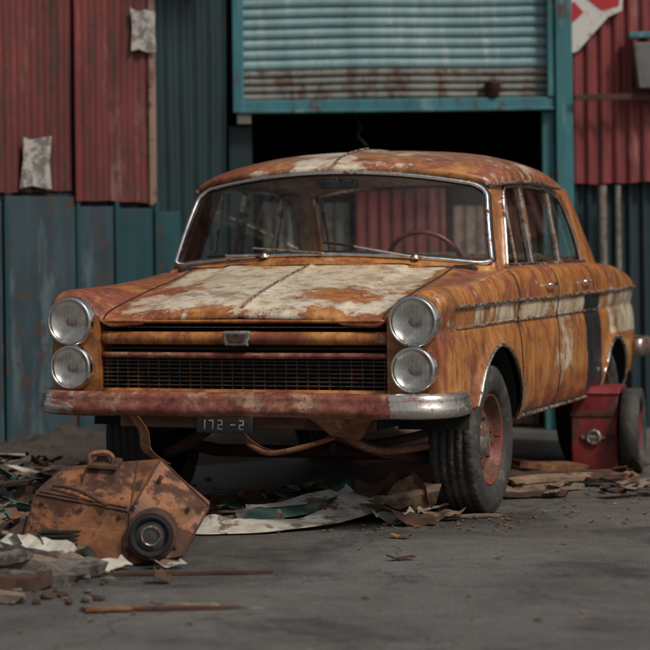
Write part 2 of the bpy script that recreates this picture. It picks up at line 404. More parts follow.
# grille
def bar(name,z0,z1,v0,dep,mat,u0=-.67,u1=.67,bow=.03,crown=.0,n=28,vpk=0):
    P=[];cols=8
    for i in range(n+1):
        u=u0+(u1-u0)*i/n; k=(u/.67)**2
        vv=v0+bow*k; zc=.5*(z0+z1)+vpk*max(0,1-abs(u)/.12)
        h=.5*(z1-z0)
        for j in range(cols):
            a=2*math.pi*j/cols+math.pi/8
            P.append((u,vv+dep*.5-dep*.54*math.cos(a)*1.0,zc+h*1.08*math.sin(a)))
    F=[]
    for i in range(n):
        for j in range(cols):
            j2=(j+1)%cols; F.append((i*cols+j,(i+1)*cols+j,(i+1)*cols+j2,i*cols+j2))
    F.append(tuple(range(cols))); F.append(tuple(range(n*cols,(n+1)*cols)))
    o=mesh(name,P,F,mat,car,True,attr=[(.14 if mat is M['body'] else .0,0,.42,1)]*len(P)); recalc(o); return o
bar('grille_top_bar',.800,.856,-.85,.05,M['body'],vpk=.004)
bar('grille_mid_bar',.740,.766,-.845,.035,M['bumper'])
bar('hood_lip',.893,.912,-.835,.05,M['body'],bow=.01)
bar('grille_lower_frame',.570,.606,-.84,.05,M['body'])
bar('thin_bar_top',.872,.878,-.80,.02,M['chrome2'])
bar('thin_bar_mid',.780,.786,-.82,.02,M['rust2'])
GV=[];GF=[]
def addbox(L,F,x0,x1,y0,y1,z0,z1):
    b=len(L); L+=[(x0,y0,z0),(x1,y0,z0),(x1,y1,z0),(x0,y1,z0),(x0,y0,z1),(x1,y0,z1),(x1,y1,z1),(x0,y1,z1)]; F+=[tuple(b+i for i in f) for f in BF]
for z in (.622,.640,.658,.676,.694,.712,.728): addbox(GV,GF,-.668,.668,-.80,-.785,z-.0025,z+.0025)
u=-.65
while u<.66: addbox(GV,GF,u-.002,u+.002,-.797,-.780,.606,.740); u+=.050
mesh('grille_mesh',GV,GF,simple('grille_dark_metal',(.07,.060,.050),.45,.6,.5,30,.2,.002,(.13,.06,.03),.52),car)
box('grille_recess_black',-.67,.67,-.70,-.66,.50,.93,M['black'],car,0)  # black backing sheet paints the darkness of the grille recess
hexa('badge',[(-.055,-.872,.795),(.055,-.872,.795),(.055,-.84,.795),(-.055,-.84,.795),(-.065,-.876,.862),(.065,-.876,.862),(.065,-.84,.862),(-.065,-.84,.862)],M['chrome'],car,.008)
hexa('badge_enamel',[(-.034,-.882,.808),(.034,-.882,.808),(.034,-.868,.808),(-.034,-.868,.808),(-.046,-.886,.850),(.046,-.886,.850),(.046,-.870,.850),(-.046,-.870,.850)],simple('badge_enamel',(.09,.05,.035),.3,0,.6,40),car,.004)
# bumper
path=[(-.952,-.52),(-.958,-.66),(-.945,-.80),(-.89,-.885),(-.78,-.925),(-.5,-.945),(0,-.955),(.5,-.945),(.78,-.925),(.885,-.885),(.938,-.81),(.950,-.70),(.945,-.60)]
pp=spl([(a,b,0) for a,b in path],8)
prof=[(-.012,.500),(.012,.495),(.028,.505),(.035,.525),(.032,.548),(.022,.560),(.024,.572),(.018,.592),(.0,.602),(-.03,.597),(-.03,.50)]
BV=[];BFc=[];BA=[];k=len(prof)
for i,p in enumerate(pp):
    a=pp[max(0,i-1)]; b=pp[min(len(pp)-1,i+1)]; d=(b-a).normalized(); nrm=Vector((d.y,-d.x,0))
    dent=.006*math.sin(p.x*7)*math.sin(p.x*3+1)
    for (o_,z) in prof:
        BV.append((p.x+nrm.x*(o_+dent),p.y+nrm.y*(o_+dent),z+dent*.6)); BA.append((.92 if abs(p.x)>.86 else (.60 if p.x>.72 else (.4 if abs(p.x)>.74 else .10)),0,0,1))
for i in range(len(pp)-1):
    for j in range(k): j2=(j+1)%k; BFc.append((i*k+j,(i+1)*k+j,(i+1)*k+j2,i*k+j2))
BFc.append(tuple(range(k))); BFc.append(tuple(range((len(pp)-1)*k,len(pp)*k)))
o=mesh('front_bumper',BV,BFc,M['bumper'],car,True,attr=BA); recalc(o)
rp=spl([(.920,2.95,0),(.915,3.2,0),(.87,3.36,0),(.6,3.50,0),(0,3.54,0),(-.6,3.50,0),(-.87,3.36,0),(-.915,3.2,0),(-.920,2.95,0)],6)
BV=[];BFc=[]
for i,p in enumerate(rp):
    a=rp[max(0,i-1)]; b=rp[min(len(rp)-1,i+1)]; d=(b-a).normalized(); nrm=Vector((-d.y,d.x,0))
    for (o_,z) in prof: BV.append((p.x+nrm.x*(o_),p.y+nrm.y*o_,z+.06))
for i in range(len(rp)-1):
    for j in range(k): j2=(j+1)%k; BFc.append((i*k+j,(i+1)*k+j,(i+1)*k+j2,i*k+j2))
BFc.append(tuple(range(k))); BFc.append(tuple(range((len(rp)-1)*k,len(rp)*k)))
o=mesh('rear_bumper',BV,BFc,M['hub'],car,True); recalc(o)
# side trims (both sides)
for sg in (1,-1):
    def strip(name,z,r,v0,v1,mat=M['chrome2'],off=.004):
        tube(name,[(sg*(sideU(v,min(z,.955))+off),v,z+.0015*math.sin(v*5)) for v in np.arange(v0,v1,.04)],r,mat,car)
    strip('side_trim_upper',.957,.008,-.66,3.2); strip('side_trim_lower',.862,.006,-.60,2.0)
    strip('sill_strip',.405,.010,.42,2.0)
    for c,zc,rr in ((0,.36,AF),(RX,.335,AR)):
        pts=[]
        for a in np.linspace(R(8 if c else 10),R(172 if c else 158),40):
            v=c+rr*math.cos(a); z=zc+rr*math.sin(a); pts.append((sg*(sideU(v,z)+.001),v,z))
        tube('wheel_arch_lip',pts,.010,M['chrome2'],car)
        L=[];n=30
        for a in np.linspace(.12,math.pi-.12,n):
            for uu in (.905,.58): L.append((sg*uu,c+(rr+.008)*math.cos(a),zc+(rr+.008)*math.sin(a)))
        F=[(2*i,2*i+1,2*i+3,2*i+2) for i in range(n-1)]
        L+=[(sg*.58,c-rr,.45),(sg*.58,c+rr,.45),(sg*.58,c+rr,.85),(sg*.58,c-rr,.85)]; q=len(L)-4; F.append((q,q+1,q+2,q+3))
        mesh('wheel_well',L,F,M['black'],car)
    def seam(name,pts,r=.0042): tube(name,[(sg*(sideU(v,min(z,.955)) if z<=.955 else ip(v,Wp)-.07*(1-math.cos(math.asin(min(1,(z-.955)/(ip(v,Tp)-.955))))))+sg*.0,v,z) for v,z in pts],r,M['black'],car)
    def vline(v0,dv=0): return [(v0+dv*max(0,(z-.45)),z) for z in list(np.linspace(.41,.955,16))+list(np.linspace(.965,1.095,8))]
    seam('door_gap_front',vline(.42,-.10)); seam('door_gap_mid',vline(1.10)); seam('door_gap_rear',vline(1.80,.10) )
    seam('door_gap_sill',[(v,.425) for v in np.arange(.42,1.82,.05)])
    for v in (.93,1.66):
        tube('door_handle',spl([(sg*.925,v-.07,1.015),(sg*.955,v-.06,1.02),(sg*.958,v+.05,1.02),(sg*.925,v+.07,1.015)],4),.008,M['chrome'],car)
        lathe('handle_boss',[(0,.018),(.018,.016),(.022,.001)],M['chrome'],car,'x',16,loc=(sg*.915,v+.07,1.01),sgn=sg)
tube('hood_spine',[(0,v,topz(0,v)+.002) for v in np.arange(-.80,.16,.03)],.007,M['chrome2'],car)
for sg in (1,-1):
    tube('hood_shut_line',[(sg*(.655),v,topz(sg*.655,v)+.0005) for v in np.arange(-.82,.26,.03)],.0045,M['black'],car)
tube('cowl_gap',[(u,.26-.17*(1-(u/.8)**2),topz(u,.26-.17*(1-(u/.8)**2))+.0005) for u in np.linspace(-.68,.68,30)],.005,M['black'],car)

# --- greenhouse
def gU(z): return .825+(.752-.825)*(z-1.10)/(1.51-1.10)
Rr=[(.50,1.505),(.7,1.520),(1.2,1.532),(1.6,1.520),(1.85,1.505),(2.02,1.485)]
Rc=[(.50,1.590),(.58,1.628),(.75,1.668),(1.0,1.697),(1.25,1.702),(1.6,1.680),(1.85,1.635),(2.02,1.575)]
Re=[(.50,.755),(.7,.768),(1.3,.775),(1.7,.765),(2.02,.735)]
RV=[];RA=[];nr,nc=46,61
for i in range(nr):
    v=.50+1.52*i/(nr-1)
    for j in range(nc):
        a=math.pi*j/(nc-1); c=math.cos(a); s=math.sin(a)
        p=2/2.32; ue=ip(v,Re)
        u=ue*math.copysign(abs(c)**p,c); zz=ip(v,Rr)+(ip(v,Rc)-ip(v,Rr))*abs(s)**p
        sh=-.115*(1-(u/ue)**2)*(1-ss(.5,1.1,v))+.10*(1-(u/ue)**2)*ss(1.5,2.02,v)
        zz+= .010*(1-ss(.01,.03,abs(u)))*(1-ss(1.0,1.6,v))+.0015*math.sin(u*11)*math.sin(v*9)
        RV.append((u,v+sh,zz))
        cr=.40+.10*math.exp(-((u+.1)/.4)**2) - .2*math.exp(-((u+.6)/.18)**2)+.07*math.sin(u*14+v*5)
        RA.append((cr,0,.66,1))
roof=mesh('roof',RV,grid_faces(nr,nc),M['body'],car,True,attr=RA); recalc(roof)
sd=roof.modifiers.new('s','SOLIDIFY'); sd.thickness=.03; sd.offset=-1
tube('roof_centre_trim',[(0,RV[i*nc+nc//2][1],RV[i*nc+nc//2][2]+.003) for i in range(0,14)],.008,M['chrome2'],car)
def roofedge(sg): return [(sg*(ip(v,Re)+.004),v,ip(v,Rr)-.004) for v in np.arange(.50,2.02,.05)]
for sg in (1,-1):
    tube('drip_rail',roofedge(sg),.009,M['chrome2'],car)
    def slab(name,pts,th=.045,mat=M['body'],off=0,cr=.2):
        L=[(sg*(gU(z)+off),v,z) for v,z in pts]+[(sg*(gU(z)+off-th),v,z) for v,z in pts]
        n=len(pts); F=[tuple(range(n)),tuple(range(2*n-1,n-1,-1))]+[(i,(i+1)%n,n+(i+1)%n,n+i) for i in range(n)]
        o=mesh(name,L,F,mat,car,attr=[(cr,0,.3,1)]*(2*n)); recalc(o); bevel(o,.008); return o
    slab('a_pillar',[(.31,1.09),(.53,1.09),(.72,1.515),(.52,1.515)])
    slab('b_pillar',[(1.06,1.09),(1.115,1.09),(1.115,1.525),(1.06,1.525)],.04,M['chrome2'],-.006)
    slab('c_pillar',[(1.605,1.09),(1.64,1.09),(1.64,1.50),(1.605,1.50)],.03,M['chrome2'],-.008)
    slab('vent_pillar',[(.775,1.09),(.79,1.09),(.79,1.51),(.775,1.51)],.02,M['chrome2'],-.012)
    Ap=spl([(1.60,1.500,0),(1.75,1.47,0),(1.88,1.38,0),(1.97,1.25,0),(2.02,1.08,0)],5)
    Bp=spl([(2.03,1.505,0),(2.11,1.45,0),(2.20,1.35,0),(2.32,1.22,0),(2.44,1.08,0)],5)
    L=[];n=len(Ap);c=7
    for i in range(n):
        for j in range(c):
            f=j/(c-1); v=Ap[i].x*(1-f)+Bp[i].x*f; z=Ap[i].y*(1-f)+Bp[i].y*f
            L.append((sg*(gU(z)-.03*f**3),v,z))
    o=mesh('rear_quarter_pillar',L,grid_faces(n,c),M['body'],car,True,attr=[(.25,0,.3,1)]*len(L)); recalc(o)
    sd=o.modifiers.new('s','SOLIDIFY'); sd.thickness=.03; sd.offset=0
    fr=[(.535,1.12),(.60,1.26),(.68,1.44),(.725,1.490),(.80,1.503),(1.2,1.512),(1.58,1.497),(1.75,1.463),(1.88,1.375),(1.97,1.245),(2.01,1.12)]
    fp=[Vector((sg*(gU(p.y)+.004),p.x,p.y)) for p in spl([(a,b,0) for a,b in fr],5)]
    tube('side_window_frame',fp,.009,M['chrome'],car)
    tube('belt_trim',[(sg*(gU(1.115)+.012),v,1.118) for v in np.linspace(.50,2.05,12)],.011,M['chrome'],car)
    gp=[(sg*(gU(z)-.02),v,z) for v,z in [(.52,1.09),(2.02,1.09),(1.97,1.25),(1.88,1.38),(1.75,1.47),(1.60,1.50),(.80,1.505),(.72,1.49)]]
    mesh('side_glass',gp,[tuple(range(8))],M['glass'],car)
    mesh('belt_ledge',[(sg*.87,.3,1.085),(sg*.87,2.5,1.085),(sg*.76,2.5,1.10),(sg*.76,.3,1.10)],[(0,1,2,3)],M['body'],car,attr=[(.2,0,.3,1)]*4)
    box('door_card',*(sorted((sg*.78,sg*.74))),.42,2.2,.45,1.10,M['interior'],car,0)
# windshield
def ws(s,t):
    k=1-s*s
    u=s*(.825*(1-t)+.748*t); v=(.335-.19*k)*(1-t)+(.515-.115*k)*t-.02*math.sin(math.pi*t)
    z=(1.118+.058*k)*(1-t)+(1.500+.082*k)*t
    return Vector((u,v,z))
WV=[];nw=33
for i in range(13):
    for j in range(nw): WV.append(ws(-1+2*j/(nw-1),i/12))
mesh('windshield',WV,grid_faces(13,nw),M['glass'],car,True)
loop=[];rs,rt=.10,.14
for (cs,ct,a0) in ((.985-rs,.985-rt,0),(-.985+rs,.985-rt,90),(-.985+rs,.015+rt*.5,180),(.985-rs,.015+rt*.5,270)):
    rt_=rt if a0<180 else rt*.5
    for a in range(0,91,10): loop.append((cs+rs*math.cos(R(a0+a)),ct+rt_*math.sin(R(a0+a))))
L2=[]
for i in range(len(loop)):
    a,b=loop[i],loop[(i+1)%len(loop)]; n=max(1,int(abs(b[0]-a[0])/.06)+int(abs(b[1]-a[1])/.1))
    for q in range(n): L2.append(ws(a[0]+(b[0]-a[0])*q/n,a[1]+(b[1]-a[1])*q/n)+Vector((0,-.008,0)))
tube('windshield_chrome_frame',L2,.011,M['chrome'],car,True)
L3=[p+Vector((0,.018,0)) for p in L2]; tube('windshield_gasket',L3,.018,simple('gasket_rubber',(.015,.015,.015),.7),car,True)
CV=[]
for i in range(5):
    for j in range(nw):
        s=-1+2*j/(nw-1); p=ws(s,0); t=i/4
        CV.append((p.x,p.y+.0-.10*(1-t)+.02,p.z+.01-(.05)*(1-t)))
mesh('cowl_panel',CV,grid_faces(5,nw),M['body'],car,True,attr=[(.3,0,.3,1)]*len(CV))
def rw(s,t):
    k=1-s*s; u=s*(.76*(1-t)+.70*t); v=(2.40+.12*k)*(1-t)+(2.06+.09*k)*t; z=(1.12+.03*k)*(1-t)+(1.49+.085*k)*t
    return Vector((u,v,z))
mesh('rear_glass',[rw(-1+2*j/16,i/6) for i in range(7) for j in range(17)],grid_faces(7,17),M['glass'],car,True)
tube('rear_glass_frame',[rw(-.97+1.94*j/16,.02) for j in range(17)]+[rw(.97-1.94*j/16,.98) for j in range(17)],.012,M['chrome2'],car,True)
# interior
box('cabin_floor',-.74,.74,.2,2.3,.40,.45,M['interior'],car,0)
hexa('dashboard',[(-.76,.28,.85),(.76,.28,.85),(.76,.52,.85),(-.76,.52,.85),(-.76,.22,1.13),(.76,.22,1.13),(.76,.47,1.09),(-.76,.47,1.09)],M['interior'],car,.02)
for nm,v in (('front_seat',1.12),('rear_seat',1.95)):
    hexa(nm+'_back',[(-.66,v,.55),(.66,v,.55),(.66,v+.15,.55),(-.66,v+.15,.55),(-.62,v+.14,1.13),(.62,v+.14,1.13),(.62,v+.24,1.13),(-.62,v+.24,1.13)],M['seat'],car,.04)
    hexa(nm+'_cushion',[(-.66,v-.45,.5),(.66,v-.45,.5),(.66,v,.5),(-.66,v,.5),(-.66,v-.45,.72),(.66,v-.45,.72),(.66,v+.05,.68),(-.66,v+.05,.68)],M['seat'],car,.04)
sw=empty('steering'); sw.parent=car; sw.location=(.40,.60,1.115); sw.rotation_euler=(R(-62),0,0)
c=[(.19*math.cos(a),.19*math.sin(a),0) for a in np.linspace(0,2*math.pi,40,endpoint=False)]
swm=simple('steering_wheel_plastic',(.22,.045,.038),.3)
tube('steering_wheel_rim',c,.012,swm,sw,True); tube('spoke',[(-.19,0,0),(0,-.02,-.03),(.19,0,0)],.009,swm,sw); tube('column',[(0,0,-.02),(0,0,-.3)],.02,swm,sw)
mi=[(-.10,.455,1.50),(.10,.455,1.50),(.10,.485,1.50),(-.10,.485,1.50),(-.10,.445,1.545),(.10,.445,1.545),(.10,.475,1.545),(-.10,.475,1.545)]
hexa('rear_view_mirror',mi,M['hub'],car,.01); tube('mirror_stem',[(0,.42,1.58),(0,.46,1.53)],.006,M['chrome'],car)
def wiper(s0,s1,t1):
    p=ws(s0,.02)+Vector((0,-.03,-.0)); q=ws(s1,t1)+Vector((0,-.03,.01))
    md=ws((s0*.6+s1*.4),t1*.4)+Vector((0,-.04,.01)); md2=ws((s0*.35+s1*.65),t1*.7)+Vector((0,-.035,.01))
    tube('wiper_arm',spl([p,md,md2],5),.006,M['chrome'],car)
    a=ws((s0*.62+s1*.38),t1*.35)+Vector((0,-.028,.01)); tube('wiper_blade',spl([a,md2,q],6),.006,M['black'],car)
    lathe('wiper_boss',[(0,.02),(.02,.016),(.025,.001)],M['chrome2'],car,'z',14,loc=(p.x,p.y,p.z-.01))
wiper(-.32,-.72,.05); wiper(.58,.05,.13)
tube('wiper_arm_extra',[ws(.05,.03)+Vector((0,-.03,.0)),ws(-.40,.12)+Vector((0,-.04,.0))],.005,M['chrome2'],car)
# wheels
def wheel(u,v,sg,nm,z=.335,s=1.03):
    w=empty(nm); w.parent=car; w.location=(u,v,z)
    W=1.18
    pr=[(-.085,.20),(-.098,.25),(-.094,.295)]
    for a,d in [(-.084,.318),(-.080,.327),(-.055,.331),(-.053,.322),(-.045,.322),(-.043,.332),(-.022,.333),(-.020,.324),(-.012,.324),(-.010,.334),(.010,.334),(.012,.324),(.020,.324),(.022,.333),(.043,.332),(.045,.322),(.053,.322),(.055,.331),(.080,.327),(.084,.318)]: pr.append((a,d))
    pr+=[(.094,.295),(.097,.285),(.099,.27),(.098,.25),(.094,.235),(.090,.222),(.080,.207),(.06,.202)]
    pr=[(a*W,r*s) for a,r in pr]
    def mod(k_,j):
        a,r=pr[j]
        if r>.326*s and (k_+ (2 if a>0 else 0)+int(a*60))%4==0: return -.009
        return 0
    lathe('tyre',pr,M['rubber'],w,'x',200,sgn=sg,mod=mod)
    lathe('rim',[(.086,.210),(.094,.204),(.084,.196),(.055,.190),(.035,.178),(.028,.157),(.043,.137),(.055,.112),(.050,.085),(.045,.075)],M['rim'],w,'x',64,sgn=sg)
    lathe('hub_cap',[(.045,.082),(.060,.076),(.072,.055),(.078,.04),(.074,.03),(.084,.001)],M['hub'],w,'x',40,sgn=sg)
    lathe('brake_drum',[(-.05,.001),(-.05,.14),(.0,.14),(.0,.12)],M['rust2'],w,'x',32,sgn=sg)
    for q in range(10):
        a=2*math.pi*q/10
        lathe('rim_slot',[(.0405,.001),(.0385,.012)],M['black'],w,'x',12,loc=(sg*.005,.139*math.cos(a),.139*math.sin(a)),sgn=sg)
    for q in range(5):
        a=2*math.pi*q/5+.3
        lathe('lug_nut',[(.045,.009),(.068,.009),(.071,.001)],M['rust2'],w,'x',6,loc=(0,.097*math.cos(a),.097*math.sin(a)),sgn=sg,smooth=False)
    tube('valve',[(sg*.06,.168,0),(sg*.088,.163,0)],.004,M['black'],w)
wheel(.795,0,1,'front_wheel_left'); wheel(-.785,0,-1,'front_wheel_right'); wheel(.765,RX,1,'rear_wheel_left',.33,1.0); wheel(-.765,RX,-1,'rear_wheel_right',.33,1.0)
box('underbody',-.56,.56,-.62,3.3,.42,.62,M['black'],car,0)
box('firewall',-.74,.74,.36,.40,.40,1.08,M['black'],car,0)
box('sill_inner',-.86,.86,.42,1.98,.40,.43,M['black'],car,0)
tube('front_axle_beam',[(-.70,0,.30),(-.45,0,.26),(.45,0,.26),(.70,0,.30)],.03,M['rust2'],car)
tube('rear_axle',[(-.70,RX,.33),(.70,RX,.33)],.035,M['rust2'],car)
tube('exhaust',spl([(.2,-.2,.30),(.25,.6,.27),(.25,2.0,.27),(.3,3.4,.30)],6),.022,M['rust2'],car)
box('front_valance',-.60,.60,-.78,-.755,.43,.57,M['rust2'],car,.006)
def bracket(pts,w=.035,th=.008,mat=M['rust']):
    P=spl(pts,6); L=[]
    for i,p in enumerate(P):
        for dx,dy in ((-w/2,0),(w/2,0),(w/2,th),(-w/2,th)): L.append((p.x+dx,p.y+dy,p.z))
    n=len(P);F=[]
    for i in range(n-1):
        for j in range(4): F.append((4*i+j,4*i+(j+1)%4,4*i+4+(j+1)%4,4*i+4+j))
    F+= [(0,1,2,3),tuple(4*(n-1)+q for q in range(4))]
    o=mesh('hanging_bracket',L,F,mat,car,False); recalc(o); return o
bracket([(-.52,-.84,.50),(-.47,-.82,.42),(-.46,-.80,.33),(-.38,-.78,.27)],.045)
bracket([(-.02,-.86,.49),(.0,-.84,.42),(.06,-.80,.36),(.16,-.78,.33)],.035)
tube('hanging_rod',spl([(.02,-.80,.37),(.12,-.80,.33),(.28,-.78,.36),(.40,-.74,.40)],5),.012,M['rust'],car)
hexa('hanging_plate',[(.40,-.80,.41),(.52,-.78,.39),(.52,-.74,.39),(.40,-.76,.41),(.30,-.82,.49),(.60,-.82,.49),(.60,-.76,.49),(.30,-.78,.49)],M['rust'],car,.006)
tube('tie_rod',spl([(.42,-.74,.42),(.55,-.6,.33),(.70,-.3,.33)],5),.016,M['rust'],car)
tube('lower_arm',spl([(.30,-.5,.40),(.50,-.35,.30),(.70,-.1,.25)],5),.028,M['rust2'],car)
tube('lower_arm',spl([(-.30,-.5,.40),(-.50,-.35,.30),(-.70,-.1,.25)],5),.028,M['rust2'],car)
pl=empty('licence_plate'); pl.parent=car; pl.location=(-.06,-.87,.455); pl.rotation_euler=(R(-8),0,0)
box('plate',-.13,.13,-.004,.004,-.035,.035,simple('plate_dark',(.03,.03,.03),.5),pl,.004)
pv=[];pf=[]
def seg7(x,segs):
    w,h,t=.022,.042,.005
    S={'a':(0,w,h-t,h),'g':(0,w,h/2-t/2,h/2+t/2),'d':(0,w,0,t),'f':(0,t,h/2,h),'e':(0,t,0,h/2),'b':(w-t,w,h/2,h),'c':(w-t,w,0,h/2)}
    for s_ in segs:
        a,b,c_,d=S[s_]; addbox(pv,pf,x+a,x+b,-.0065,-.0045,c_-.021,d-.021)
for x,s_ in ((-.11,'bc'),(-.072,'abc'),(-.03,'abged'),(.030,'g'),(.070,'abged')): seg7(x,s_)
mesh('plate_characters',pv,pf,simple('plate_white',(.45,.43,.39),.6,0,.5,40),pl)

# ================================================================= BUILDINGS
def corr(name,x0,y0,x1,y1,z0,z1,pitch,amp,mat,parent,trap=True,dent=.008):
    L=math.hypot(x1-x0,y1-y0); dx,dy=(x1-x0)/L,(y1-y0)/L; nx,ny=dy,-dx
    per=10; n=int(L/pitch*per); nz=max(3,int((z1-z0)/.12)); V=[]
    ph=rng.rand(4)*6
    for i in range(nz+1):
        z=z0+(z1-z0)*i/nz
        for j in range(n+1):
            d=L*j/n; w=math.sin(2*math.pi*d/pitch+.25*math.sin(d*3+ph[3]))
            if trap: w=max(-1,min(1,w*1.8))
            o=amp*w+dent*(math.sin(d*2.3+z*1.7+ph[0])+math.sin(d*5.1-z*3.3+ph[1])*.5)
            ze=z+ (.006*math.sin(d*7+ph[2])+.003*math.sin(d*31) if i in(0,nz) else 0)
            V.append((x0+dx*d+nx*o,y0+dy*d+ny*o,ze))
    return mesh(name,V,grid_faces(nz+1,n+1),mat,parent,True)
shed=empty('corrugated_iron_shed')
ax,ay,bx,by=-1.92,13.6,-.62,14.9
def wp(t): return (ax+(bx-ax)*t, ay+(by-ay)*t)
def wall(name,t0,t1,z0,z1,off,mat,pitch=.085,amp=.010):
    p,q=wp(t0),wp(t1); nx,ny=.7071,-.7071
    return corr(name,p[0]+nx*off,p[1]+ny*off,q[0]+nx*off,q[1]+ny*off,z0,z1,pitch,amp,mat,shed)
wall('teal_backing_wall',-1.6,1.0,0,3.6,0,M['tealsheet'],.12,.012)
wall('red_iron_sheet',-.3,.27,1.56,3.5,.06,M['redsheet'],.10,.012)
wall('red_iron_sheet',.29,.60,1.50,3.3,.075,M['redsheet'],.10,.012)
wall('red_iron_sheet',-1.5,-.32,1.56,3.5,.06,M['redsheet'],.10,.012)
def wstrip(name,t0,t1,z0,z1,off,th,mat):
    p,q=wp(t0),wp(t1); nx,ny=.7071,-.7071
    pts=[(p[0]+nx*off,p[1]+ny*off),(p[0]+nx*(off+th),p[1]+ny*(off+th)),(q[0]+nx*(off+th),q[1]+ny*(off+th)),(q[0]+nx*off,q[1]+ny*off)]
    hexa(name,[(a,b,z0) for a,b in pts]+[(a,b,z1) for a,b in pts],mat,shed,.004)
wstrip('pale_edge_strip',.268,.290,1.50,3.4,.09,.02,M['redsheet2'])
wstrip('pale_edge_strip',.60,.630,1.48,3.3,.05,.03,M['trimpale'])
wstrip('blue_panel',-1.0,-.02,.02,1.50,.05,.02,M['bluepanel'])
wstrip('blue_panel',-.01,.275,.02,1.53,.06,.02,M['bluepanel'])
wstrip('blue_panel',.285,.44,.02,1.47,.055,.02,M['bluepanel'])
wstrip('teal_panel',.45,.62,.02,1.46,.05,.02,M['tealpanel'])
wstrip('teal_panel',.625,.74,.02,1.44,.052,.02,M['tealpanel'])
for t in (-.015,.28,.445,.62): wstrip('seam_batten',t-.006,t+.010,.02,1.50,.085,.012,M['tealpanel'])
wstrip('dark_gap_rail',-1.0,.62,1.50,1.55,.02,.03,M['black'])
def wpost(name,t0,t1,z0,z1,off,mat,jag=1):
    p,q=wp(t0),wp(t1); nx,ny=.7071,-.7071; V=[];c=((p[0]+q[0])/2,(p[1]+q[1])/2)
    pts=[]
    for (a,b) in ((-1,-1),(-.3,-.85),(.3,-1),(1,-.9),(.9,0),(1,.9),(.2,1),(-.5,.85),(-1,1),(-.85,.1)):
        pts.append((a*.5*(1-.3*jag*rng.rand()),b*.5*(1-.25*jag*rng.rand())))
    for w,h in pts: V.append((c[0]+(q[0]-p[0])*w+nx*off,c[1]+(q[1]-p[1])*w+ny*off,(z0+z1)/2+(z1-z0)*h))
    mesh(name,V,[tuple(range(len(V)))],mat,shed)
wpost('torn_paper_notice',.04,.18,1.55,1.92,.096,M['paper'])
wpost('torn_paper_notice',.50,.62,2.42,2.70,.115,M['paper'],.5)
hexa('shed_roof',[(ax-2.2,ay-2.3,3.50),(bx+.3,by-.75,3.50),(bx-1.5,by+3.5,3.7),(ax-4.5,ay+1.5,3.7),(ax-2.2,ay-2.3,3.55),(bx+.3,by-.75,3.55),(bx-1.5,by+3.5,3.75),(ax-4.5,ay+1.5,3.75)],M['greymetal'],shed,0)

bld=empty('roller_shutter_building')
FY=15.0
def slats(name,x0,x1,z0,z1,y,pitch,mat):
    n=int(round((z1-z0)/pitch)); V=[];per=7;m_=9
    for i in range(n*per+1):
        z=z0+(z1-z0)*i/(n*per); f=(i%per)/per
        o=.018*math.sin(math.pi*f)**.7 if f>0 else -.006
        for j in range(m_):
            x=x0+(x1-x0)*j/(m_-1); V.append((x,y-o+.006*math.sin(j*1.1+z*3),z+.004*math.sin(j*.9+z*2)))
    return mesh(name,V,grid_faces(n*per+1,m_),mat,bld,False)
slats('shutter_slats',-.515,1.455,2.36,3.5,FY,.066,M['slat'])
slats('shutter_slats_rusty',-.515,1.455,2.16,2.36,FY,.05,M['slat2'])
box('shutter_bottom_rail',-.56,1.50,FY-.09,FY+.03,2.075,2.16,M['frame'],bld,.008)
box('shutter_bottom_flange',-.55,1.49,FY-.13,FY-.09,2.075,2.095,M['frame'],bld,.004)
box('shutter_frame_left',-.585,-.515,FY-.10,FY+.05,2.08,3.5,M['frame'],bld,.006)
box('shutter_frame_right_inner',1.455,1.50,FY-.10,FY+.05,2.162,3.5,M['frame'],bld,.006)
box('frame_right_post',1.505,1.615,FY-.12,FY+.08,0,3.5,M['frame'],bld,.008)
box('frame_right_post_inner',1.42,1.50,FY-.06,FY+.06,0,2.072,M['frame'],bld,.006)
box('white_bracket',-.56,-.47,FY-.09,FY-.02,2.01,2.07,M['offwhite'],bld,.006)
box('left_jamb',-.62,-.47,FY,FY+.12,0,2.0,M['tealdark'],bld,.006)
garage_black=simple('near_black_wall',(.02,.019,.018),.9)  # even near-black colour for the garage interior walls
box('garage_back_wall',-3,3.5,19,19.1,0,3.5,garage_black,bld,0)
box('garage_left_wall',-.80,-.70,FY+.2,19,0,3.5,garage_black,bld,0)
box('garage_right_wall',1.9,2.0,FY+.2,19,0,3.5,garage_black,bld,0)
hexa('added_shade_overhang',[(-.3,FY-.35,3.45),(5.2,FY-.35,3.45),(5.2,19.1,3.6),(-.8,19.1,3.6),(-.3,FY-.35,3.50),(5.2,FY-.35,3.50),(5.2,19.1,3.65),(-.8,19.1,3.65)],M['greymetal'],bld,0)  # unseen roof; its front overhang is added to shade the upper walls
box('lintel_back',-.60,1.6,FY+.10,FY+.16,2.09,3.44,M['black'],bld,0)
corr('leaning_red_panel',.20,FY+.24,.80,FY+.24,.02,1.58,.08,.01,M['redsheet2'],bld)
corr('leaning_grey_panel',-.42,FY+.34,.16,FY+.32,.02,1.50,.08,.01,M['slat2'],bld)
corr('leaning_pale_panel',.85,FY+.20,1.40,FY+.20,.02,1.46,.08,.01,M['trimpale'],bld)
tube('hanging_wire',spl([(.20,FY-.02,2.07),(.24,FY-.03,1.98),(.22,FY-.02,1.93),(.28,FY-.03,1.86)],5),.006,M['black'],bld)
corr('red_upper_sheet',1.62,FY,5.0,FY-.1,2.17,3.5,.090,.012,M['redsheet2'],bld)
corr('red_lower_sheet',1.62,FY-.03,5.0,FY-.13,1.60,2.15,.090,.012,M['redsheet2'],bld)
corr('dark_teal_lower_sheet',1.62,FY+.03,5.0,FY-.05,0,1.64,.09,.014,M['tealdark'],bld)
box('red_sheet_rail',1.62,5.0,FY-.17,FY-.155,2.13,2.17,M['rust2'],bld,.004)
